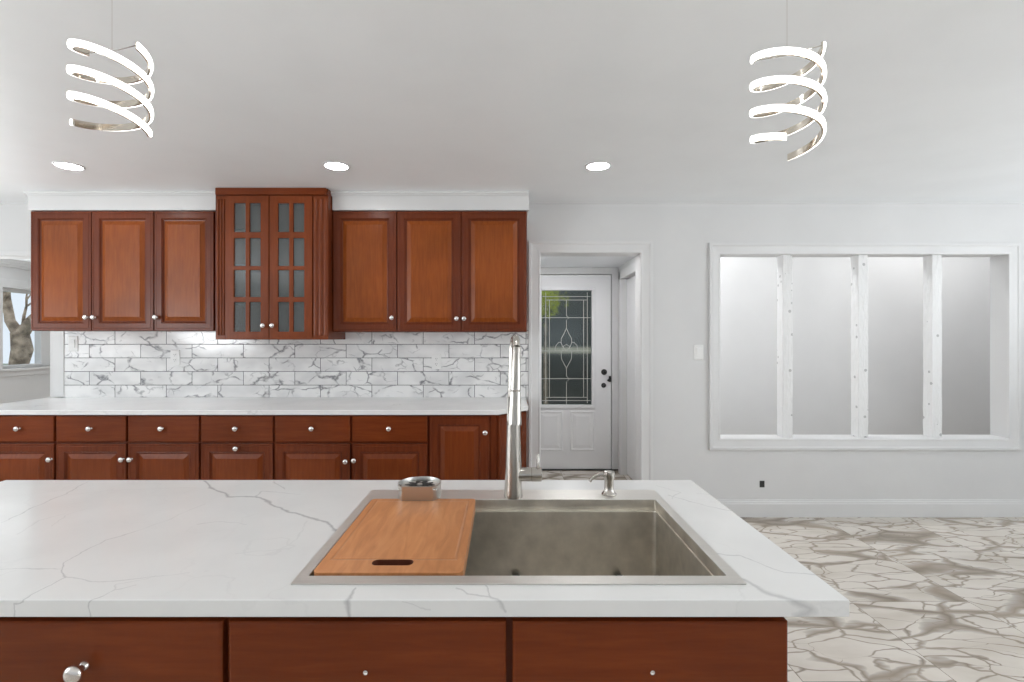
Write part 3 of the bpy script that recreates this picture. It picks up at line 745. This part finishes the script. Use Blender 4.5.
for yv in (80, 97, 572, 588): L_((60 if yv in (80, 588) else 80, yv), (297 if yv in (80, 588) else 278, yv))
for yv in (183, 345, 481): L_((57, yv), (299, yv))
L_((178, 97), (178, 175)); L_((178, 195), (178, 235)); L_((178, 430), (178, 470)); L_((178, 497), (178, 605))
L_((178, 172), (190, 184), (178, 197), (166, 184), (178, 172)); L_((178, 468), (192, 483), (178, 498), (164, 483), (178, 468))
L_((178, 235), (166, 262), (153, 285), (152, 305), (160, 325), (178, 345)); L_((178, 235), (190, 262), (203, 285), (204, 305), (196, 325), (178, 345))
L_((152, 345), (154, 385), (178, 430)); L_((204, 345), (202, 385), (178, 430))
L_((122, 345), (126, 320), (140, 304), (152, 305)); L_((234, 345), (230, 320), (216, 304), (204, 305))
L_((160, 345), (163, 322), (178, 314), (193, 322), (196, 345))
part('leaded_came', bm, M['came'], gp, 'silver leaded lines of the glass')
for nm, a, b, rr in (('deadbolt', 604, 372, .030), ('door_knob', 603.6, 385.3, .025)):
    x, z = DP(a, b); bm = bmesh.new(); lathe(bm, [(rr, 0), (rr, -.008), (rr * .8, -.014), (rr * .5, -.016), (rr * .4, -.03), (rr * .1, -.031)], (x, D, z), 'Y', 20); part(nm, bm, M['blackmetal'], door, smooth=True)
x, z = DP(609.3, 379); bm = bmesh.new(); tube(bm, [(x - .02, D - .012, z - .02), (x + .012, D - .02, z + .015)], .010, 8); box(bm, x - .006, x + .016, D - .010, D, z - .03, z + .03); part('latch', bm, M['blackmetal'], door)
struct('trim_10', bx(.10, 1.18, HY - .02, HY + .06, 0, .012), M['rubber'])

# outside the entry door: porch wall with a cream beam, a leafy bush
bm = bmesh.new(); box(bm, -2.5, 5, 8.4, 8.55, -.3, 3.4)
solo('neighbouring_wall', bm, M['greenwall'], 'dark grey green wall seen dimly through the leaded door glass', 'wall', (1.2, 8.4, -.3))
bm = bmesh.new(); box(bm, -2.5, 5, 7.9, 8.0, 1.13, 1.22)
for xx in (-2.4, 2.2, 4.9): box(bm, xx, xx + .09, 7.9, 8.0, -.3, 1.13)
solo('porch_railing', bm, M['cream'], 'cream porch rail running across behind the leaded door glass', 'railing', (1.2, 7.95, -.3))
bm = bmesh.new()
for k in range(420):
    c = Vector((.62 + random.gauss(0, .10), 7.4 + random.gauss(0, .12), 1.95 + random.gauss(0, .12)))
    a = Vector((random.uniform(-1, 1), random.uniform(-1, 1), random.uniform(-1, 1))).normalized() * .04; b = a.orthogonal().normalized() * .02
    vs = [bm.verts.new(c + a), bm.verts.new(c + b), bm.verts.new(c - a), bm.verts.new(c - b)]; bm.faces.new(vs)
sh_ = thing('shrub', 'yellow green foliage at the upper left of the leaded door glass', 'shrub', (.62, 7.4, -.15))
part('foliage', bm, M['yellow'], sh_)
bm = bmesh.new(); tube(bm, [(.62, 7.4, -.15), (.60, 7.4, 1.0), (.62, 7.4, 1.9)], [.03, .022, .012], 8); part('stem', bm, M['bark'], sh_)
bm = bmesh.new(); box(bm, -30, 14, 5.45, 30, -.32, -.15); box(bm, -30, XL - .2, -12, 5.45, -.32, -.15)
g_ = solo('lawn', bm, M['outside'], 'ground outside beyond the left window', 'ground', (0, 0, -.15)); del g_['label'], g_['category']; g_['kind'] = 'structure'; g_.name = 'ground'

# tree outside the left window
tr = thing('tree', 'bare tree with thick forked brown trunk outside the left window', 'tree', (-7.1, 7.45, -.15))
bm = bmesh.new()
TX, TY = -7.05, 7.35
tube(bm, [(TX, TY, -.2), (TX + .03, TY, .5), (TX - .02, TY, .95), (TX + .04, TY, 1.2), (TX, TY, 1.45)], [.20, .14, .11, .125, .105], 14)
tube(bm, [(TX + .02, TY, 1.38), (TX - .14, TY, 1.62), (TX - .24, TY + .05, 1.95), (TX - .22, TY, 2.5)], [.085, .062, .05, .04], 10)
tube(bm, [(TX, TY, 1.38), (TX + .16, TY, 1.60), (TX + .32, TY - .05, 1.72), (TX + .6, TY, 2.1)], [.09, .075, .06, .045], 10)
part('trunk', bm, M['bark'], tr, smooth=True)
bm = bmesh.new()
def twig(p, d, r, n):
    if n == 0: return
    q = p + d; m_ = (p + q) / 2 + Vector((random.uniform(-.03, .03), random.uniform(-.03, .03), random.uniform(-.03, .03)))
    tube(bm, [p, m_, q], [r, r * .85, r * .65], 5)
    for _ in range(3 if n > 2 else 2):
        dd = (d.normalized() + Vector((random.uniform(-1, 1), random.uniform(-.5, .5), random.uniform(-.6, .9))) * .8).normalized() * d.length * .78
        twig(q, dd, r * .62, n - 1)
for p, d in (((TX - .24, TY, 1.9), (.16, 0, .22)), ((TX - .22, TY, 1.75), (-.22, 0, .12)), ((TX + .3, TY, 1.72), (-.02, 0, .26)), ((TX + .05, TY, 1.55), (.05, 0, .28)), ((TX + .45, TY, 1.95), (.22, 0, .1))):
    twig(Vector(p), Vector(d), .024, 5)
part('branches', bm, M['bark'], tr)

# ------------------------------------------------------------------ island
IX0, IX1, IY0, IY1 = -1.59, .598, .873, 1.611
bm = bmesh.new()
plate(bm, rect(IX0, IX1, IY0, IY1), [rect(-.384, .437, .938, 1.422)], .885, .915, 'XY')
solo('island_countertop', bm, M['island_top'], 'white quartz island worktop with grey veins and a sink cutout', 'countertop', (-.5, 1.24, .885), bevel=.002)
YI = .915
def island_cab(x0, x1, label, fronts, knobs, holes, doors):
    t = thing('island_cabinet', label, 'cabinet', ((x0 + x1) / 2, YI, 0))
    bm = bmesh.new(); y1 = 1.56
    box(bm, x0 + .0005, x0 + .018, YI + .018, y1 - .018, .10, .884); box(bm, x1 - .018, x1 - .0005, YI + .018, y1 - .018, .10, .884)
    box(bm, x0 + .0005, x1 - .0005, y1 - .018, y1, .02, .884); box(bm, x0 + .018, x1 - .018, YI + .018, y1 - .018, .10, .118)
    box(bm, x0 + .0005, x1 - .0005, YI + .06, YI + .075, .001, .10)
    box(bm, x0 + .0005, x1 - .0005, YI, YI + .018, .10, .884)
    part('carcass', bm, M['cherry_frame'], t, bevel=.001)
    for (a, b), kn, h in zip(fronts, knobs, holes):
        z0, z1 = .700, .865
        bm = bmesh.new(); panel(bm, a, b, z0, z1, YI - .020, [(0, .020), (0, .003), (.002, .0008), (.005, 0), (.008, 0)])
        d = part('drawer_front', bm, M['cherry_h'], t)
        if kn: knob(d, kn[0], YI - .020, kn[1], .0160)
        if h:
            bm = bmesh.new(); lathe(bm, [(.0042, 0), (.0042, -.0012), (.0028, -.0016), (.0015, -.0006)], (h[0], YI - .020, h[1]), 'Y', 14); s = part('screw', bm, M['knob'], d)
    for a, b in doors: rpanel_door(t, a, b, .115, .69, YI)
FD = YI - .02
fx = lambda p: px(p, FD); fz = lambda y: CAMZ - (y - CY) * FD / F
island_cab(-1.53, fx(224.5), 'cherry island cabinet at the left with a nickel knob on its drawer', [(-1.52, -1.005), (-.997, fx(221.5))], [None, (px(67.5, FD - .035), CAMZ - (679 - CY) * (FD - .035) / F)], [None, None],
           [(-1.52, -1.005), (-.997, fx(221.5))])
island_cab(fx(224.5), fx(789), 'cherry sink cabinet of the island with two knobless false drawer fronts', [(fx(228), fx(506)), (fx(512.5), fx(788.5))], [None, None], [(fx(365.5), fz(672.5)), (fx(652.5), fz(672.5))],
           [(fx(228), fx(506)), (fx(512.5), fx(788.5))])

# sink
bm = bmesh.new()
def rr3(x0, x1, y0, y1, z, r=.004): return [(a, b, z) for a, b in rrect(x0, x1, y0, y1, r, 3)]
loops = [rr3(-.392, .4456, .926, 1.499, .9155, .002), rr3(-.392, .4456, .926, 1.499, .9175, .002), rr3(-.3705, .4225, .957, 1.41, .9175, .003), rr3(-.3700, .4220, .9575, 1.4095, .916, .003)]
rings(bm, loops, cap0=False, cap1=False)
sk = thing('sink', 'rectangular stainless steel workstation sink set into the island top', 'sink', (.03, 1.2, .665))
part('rim', bm, M['rim'], sk)
bm = bmesh.new()
loops = [rr3(-.3700, .4220, .9575, 1.4095, .916), rr3(-.3700, .4220, .9575, 1.4095, .890), rr3(-.3690, .4195, .972, 1.396, .8895, .010), rr3(-.3690, .4190, .972, 1.3955, .888, .010), rr3(-.3690, .4190, .9725, 1.3950, .690, .010),
         rr3(-.362, .412, .979, 1.388, .672, .012), rr3(-.340, .390, 1.0, 1.366, .665, .02)]
rings(bm, loops, cap0=False, cap1=True); part('bowl', bm, M['bowl'], sk)
bm = bmesh.new(); lathe(bm, [(.055, .6655), (.055, .668), (.042, .669), (.040, .6665), (.01, .6665)], (.03, 1.27, 0), 'Z', 28); part('drain', bm, M['chrome'], sk, smooth=True)
# bottom grid in the bowl
bg_ = thing('sink_grid', 'steel wire grid with dark bumpers lying deep in the sink', 'sink grid', (.19, 1.18, .668))
bm = bmesh.new(); gz = .712
for x in [(-.33 + i * .0355) for i in range(21)]: tube(bm, [(x, .995, gz), (x, 1.378, gz)], .0016, 6)
for y in (1.0, 1.19, 1.374): tube(bm, [(-.34, y, gz - .003), (.395, y, gz - .003)], .002, 6)
part('wires', bm, M['chrome'], bg_)
for bxp, byp in ((px(516, 1.385), 1.380), (px(619, 1.385), 1.380), (-.2, 1.380), (.3, .985), (-.2, .985)):
    part('bumper', bx(bxp - .010, bxp + .010, byp - .008, byp + .008, gz - .010, gz + .006), M['rubber'], bg_, bevel=.002)
for bxp in (-.33, .38):
    for byp in (1.0, 1.37):
        bm = bmesh.new(); tube(bm, [(bxp, byp, .6675), (bxp, byp, gz)], .005, 8); part('foot', bm, M['rubber'], bg_)

# cutting board
bm = bmesh.new()
sx0, sx1, sy0, sy1 = px(372.5, 1.008), px(413.5, 1.008), .993, 1.019
plate(bm, rrect(BX0, BX1, BY0, BY1, .012), [rrect(sx0, sx1, sy0, sy1, .0115)], .8905, .9210, 'XY')
cb_ = solo('cutting_board', bm, M['board'], 'reddish maple cutting board with handle slot, resting across the left of the sink', 'cutting board', (-.22, 1.18, .8905), bevel=.0015)
cb_.data.materials.append(paint('slot_shade_wood', (.10, .022, .008, 1), .6))
for p in cb_.data.polygons:                            # shade inside the handle slot, painted dark on its walls
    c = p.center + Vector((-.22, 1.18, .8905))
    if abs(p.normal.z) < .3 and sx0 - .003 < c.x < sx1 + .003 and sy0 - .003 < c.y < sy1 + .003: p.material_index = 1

# strainer
sX, sY, sZ = px(420, 1.432), 1.428, .9180
M['strainer'] = metal('brushed_strainer_steel', (.60, .59, .565, 1), .34)
st = thing('sink_strainer', 'round steel basket strainer with a flat front, standing behind the cutting board', 'strainer', (sX, sY, sZ))
bm = bmesh.new()
R = .060; hgt = .042
fl = lambda a: 1.0
def ring_at(r, z, n=48):
    out = []
    for i in range(n):
        a = 2 * pi * i / n; x, y = r * cos(a), r * sin(a)
        if y < -r * .72: y = -r * .72
        out.append((sX + x, sY + y, sZ + z))
    return out
rings(bm, [ring_at(R * .97, 0), ring_at(R * .99, .003), ring_at(R, hgt * .9), ring_at(R + .001, hgt), ring_at(R - .002, hgt + .0005), ring_at(R - .003, hgt * .9), ring_at(R * .93, hgt * .45)], cap1=False, cap0=True)
part('basket', bm, M['strainer'], st, smooth=True)
bm = bmesh.new(); lathe(bm, [(R * .62, hgt * .78), (R * .62, hgt * .80), (R * .3, hgt * .82), (.002, hgt * .82)], (sX, sY, sZ), 'Z', 30)
box(bm, sX - R * .88, sX + R * .88, sY - R * .7, sY + R * .75, sZ + hgt * .74, sZ + hgt * .78)
part('perforated_plate', bm, M['strainer'], st)
bm = bmesh.new()
for i in range(10):
    a = 2 * pi * i / 10; c = Vector((sX + R * .42 * cos(a), sY + R * .42 * sin(a), 0)); u = Vector((cos(a), sin(a), 0)); v = Vector((-sin(a), cos(a), 0))
    lp = [c + u * (.018 * cos(t_)) + v * (R * .125 * sin(t_)) for t_ in [2 * pi * k / 12 for k in range(12)]]
    rings(bm, [[(p.x, p.y, sZ + hgt * z_) for p in lp] for z_ in (.825, .835)])
part('drain_slots', bm, M['rubber'], st, 'dark petal-shaped slots')
bm = bmesh.new(); lathe(bm, [(.008, 0), (.008, .004), (.005, .006), (.001, .0065)], (sX, sY, sZ + hgt * .8), 'Z', 16); part('center_knob', bm, M['strainer'], st, smooth=True)

# faucet
fX, fY = px(513.3, 1.432), 1.432
fz0 = .918
fa = thing('faucet', 'tall brushed nickel pull-down faucet on the back rim of the sink', 'faucet', (fX, fY, fz0))
bm = bmesh.new(); lathe(bm, [(.0262, 0), (.0265, .004), (.0255, .012), (.0235, .06), (.0215, .13), (.0185, .22), (.0155, .32), (.0125, .41), (.0118, .425), (.002, .4255)], (fX, fY, fz0), 'Z', 32)
part('body', bm, M['nickel'], fa, smooth=True)
bm = bmesh.new()
top = Vector((fX, fY, fz0 + .42)); ax = px(516, 1.40)
arc = []
hx = ax + .001
P0 = Vector((fX, fY, fz0 + .415)); P1 = Vector((fX + .002, fY, fz0 + .458)); P2_ = Vector((hx, fY - .035, fz0 + .455)); P3 = Vector((hx, fY - .052, fz0 + .425))
for k in range(13):
    u = k / 12; arc.append(P0 * (1 - u) ** 3 + P1 * 3 * u * (1 - u) ** 2 + P2_ * 3 * u * u * (1 - u) + P3 * u ** 3)
tube(bm, arc, [.0118 - .0012 * k / 12 for k in range(13)], 20); part('spout', bm, M['nickel'], fa, smooth=True)
bm = bmesh.new()
hd0 = P3; hd1 = Vector((px(514.5, 1.352), 1.352, 1.135)); dr_ = (hd1 - hd0)
tt = [0, .02, .30, .55, .56, .575, .58, .8, .97, 1.0]; rd = [.0104, .0114, .0126, .0143, .0143, .0132, .0146, .0162, .0187, .0184]
pts_ = [hd0 + dr_ * a for a in tt]; tube(bm, pts_, rd, 24)
h_ = part('spray_head', bm, M['nickel'], fa, smooth=True)
bm = bmesh.new(); c = hd0 + dr_ * .80 + Vector((-.0172, 0, 0)); dn = dr_.normalized()
tube(bm, [c - dn * .034, c - dn * .03, c + dn * .03, c + dn * .034], [.0015, .0035, .0035, .0015], 10); part('spray_button', bm, M['nickel'], h_)
bm = bmesh.new(); z = CAMZ - (474.3 - CY) * fY / F
prof = [(.017, fX + .006), (.0195, fX + .020), (.0195, px(531, fY)), (.0188, px(531, fY) + .0006), (.0188, px(531, fY) + .0014), (.0200, px(531, fY) + .002), (.0200, px(541, fY)), (.0180, px(541.6, fY)), (.002, px(541.7, fY))]
lathe(bm, prof, (0, fY, z), 'X', 28); hv = part('valve', bm, M['nickel'], fa, smooth=True)
bm = bmesh.new(); lx = px(538, fY); tube(bm, [(lx, fY, z + .012), (lx, fY, z + .030), (lx, fY + .004, z + .053), (lx, fY + .004, z + .055)], [.0048, .0045, .0042, .003], 12); part('lever', bm, M['nickel'], hv, smooth=True)

# soap dispenser
qX, qY = px(609, 1.452), 1.452
sd = thing('soap_dispenser', 'small brushed nickel soap dispenser pump right of the faucet', 'soap dispenser', (qX, qY, .918))
bm = bmesh.new(); lathe(bm, [(.0215, 0), (.0215, .003), (.019, .006), (.0155, .010), (.0135, .016), (.0130, .040), (.0155, .046), (.0160, .062), (.0155, .066), (.0105, .0675), (.003, .068)], (qX, qY, .918), 'Z', 28)
part('pump', bm, M['nickel'], sd, smooth=True)
bm = bmesh.new(); tube(bm, [(qX - .008, qY, .918 + .057), (qX - .025, qY, .918 + .058), (qX - .042, qY, .918 + .052), (qX - .052, qY, .918 + .043), (qX - .055, qY, .918 + .037)], [.0065, .006, .0052, .0046, .0042], 12)
part('nozzle', bm, M['nickel'], sd, smooth=True)

# ------------------------------------------------------------------ recessed lights
def recessed(x, y, label, grp):
    t = thing('recessed_light', label, 'ceiling light', (x, y, ZC), grp)
    bm = bmesh.new(); lathe(bm, [(.078, -.0002), (.078, -.003), (.072, -.006), (.066, -.005), (.065, -.0035)], (x, y, ZC), 'Z', 40); part('trim_ring', bm, M['trim'], t)
    bm = bmesh.new(); lathe(bm, [(.0645, -.0034), (.0645, -.0048), (.03, -.0052)], (x, y, ZC), 'Z', 32); part('lens', bm, M['lens'], t, 'glowing white lens')
for p, lab in ((69, 'round recessed light below the left spiral pendant'), (336.5, 'round recessed light above the glass cabinet'), (598, 'round recessed light nearest the doorway')):
    recessed(px(p, 3.02), 3.02, lab, 'recessed lights in the ceiling')
for xx in (-3.2, -1.7, -.16, 1.4, 2.9):
    recessed(xx, 1.17, 'round recessed light above and behind the island, outside the view', 'recessed lights outside the view')
t = thing('recessed_light', 'added unseen light in the low ceiling of the room beyond the left opening', 'ceiling light', (-3.0, 5.3, 2.16)); ORG[t.name] = Vector((-3.0, 5.3, 2.16))  # fill added because this room was too dark
bm = bmesh.new(); lathe(bm, [(.13, -.0002), (.13, -.008), (.11, -.012), (.03, -.013)], (-3.0, 5.3, 2.16), 'Z', 32); part('lens', bm, emit('dining_fill_glow', (1, 1, 1, 1), 70), t)
# stair space: left lamp for the glow there, right lamp added as fill

for lx_, ly_, w_, pw in ((1.72, 4.45, 'left', 105), (3.95, 4.2, 'right', 82)):
    t = thing('unseen_stair_light', 'unseen light in the stair space behind the %s end of the pass-through' % w_, 'ceiling light', (lx_, ly_, 2.85))
    bm = bmesh.new(); lathe(bm, [(.12, 2.8495), (.12, 2.83), (.10, 2.81), (.03, 2.80)], (lx_, ly_, 0), 'Z', 28); part('glow_body', bm, emit('stair_light_glow', (1, 1, 1, 1), pw), t)
sg, lz_ = 1, 1.3  # unseen fill added to brighten the studs and the stair wall
t = thing('stair_fill_light', 'added unseen light at the left end of the stair space behind the pass-through', 'fill light', (HX1 + .12, 4.4, lz_))
bm = bmesh.new(); lathe(bm, [(.05, .0005), (.05, .015), (.03, .02)], (HX1 + .12, 4.4, lz_), 'X', 24); part('fill_light_plate', bm, M['trim'], t)
bm = bmesh.new(); lathe(bm, [(.03, .0205), (.062, .035), (.07, .06), (.055, .09), (.01, .10)], (HX1 + .12, 4.4, lz_), 'X', 24); part('glow_body', bm, emit('stair_fill_glow', (1, 1, 1, 1), 26), t)
t = thing('unseen_stair_light', 'added unseen light in the vestibule in front of the entry door', 'ceiling light', (.62, 4.6, 2.1)); t.name = 'vestibule_fill_light'  # added to brighten the vestibule, placed out of view
ORG[t.name] = Vector((.62, 4.6, 2.1))
bm = bmesh.new(); lathe(bm, [(.08, 2.0995), (.08, 2.09), (.03, 2.088)], (.56, 4.33, 0), 'Z', 28); part('lens', bm, emit('vestibule_fill_glow', (1, 1, 1, 1), 115), t)

# ------------------------------------------------------------------ spiral pendants
def pendant(X, Y, z0, R, start, sweep, pitch, tilt, tdir, label):
    t = thing('spiral_pendant', label, 'pendant light', (X, Y, z0 - .24), 'spiral pendant lights over the island')
    H = .0165
    def pt(th, r, dz):
        a = radians(th)                                # 0 front, 90 right, 180 back, 270 left
        x, y = r * sin(a), -r * cos(a)
        tz = -tilt * cos(a - radians(tdir))
        return x, y, tz + dz
    for s in (0, 180):
        n = 110
        A, B = [], []
        for k in range(n + 1):
            u = k / n; th = start + s + sweep * u
            zz = z0 - pitch * sweep * u / 360
            rs = 1 - .05 * abs(u - .5)
            def P(r, dz):
                x, y, z = pt(th, r * rs, dz); return (X + x, Y + y, zz + z)
            A.append([P(R - .0045, -H / 2), P(R, -H / 2), P(R, H / 2), P(R - .0045, H / 2)])
            B.append([P(R + .0002, -H / 2 + .0012), P(R + .0050, -H / 2 + .0012), P(R + .0062, 0), P(R + .0050, H / 2 - .0012), P(R + .0002, H / 2 - .0012)])
        bm = bmesh.new(); rings(bm, A); f = part('spiral_band', bm, M['pendant_metal'], t, smooth=True)
        bm = bmesh.new(); rings(bm, B); part('light_strip', bm, M['strip'], f, 'glowing crystal strip', smooth=False)
    bm = bmesh.new(); tube(bm, [(X, Y, ZC - .02), (X, Y, z0 - .006)], .0009, 6)
    a0 = pt(start, R * .97, 0); a1 = pt(start + 180, R * .97, 0)
    for a in (a0, a1): tube(bm, [(X, Y, z0 - .005), (X + a[0], Y + a[1], z0 + a[2])], .0013, 6)
    part('suspension_cable', bm, M['chrome'], t)
    bm = bmesh.new(); lathe(bm, [(.06, -.0002), (.06, -.02), (.055, -.024), (.004, -.025)], (X, Y, ZC), 'Z', 32); part('ceiling_canopy', bm, M['chrome'], t, smooth=True)
PD = 1.25
pendant(px(112, PD), PD, 2.083, .080, 75, 578, .122, .002, 90, 'glowing double-spiral pendant light at the upper left, over the island')
pendant(px(787, PD), PD, 2.073, .078, 240, 630, .134, .002, 90, 'glowing double-spiral pendant light at the upper right of the faucet')
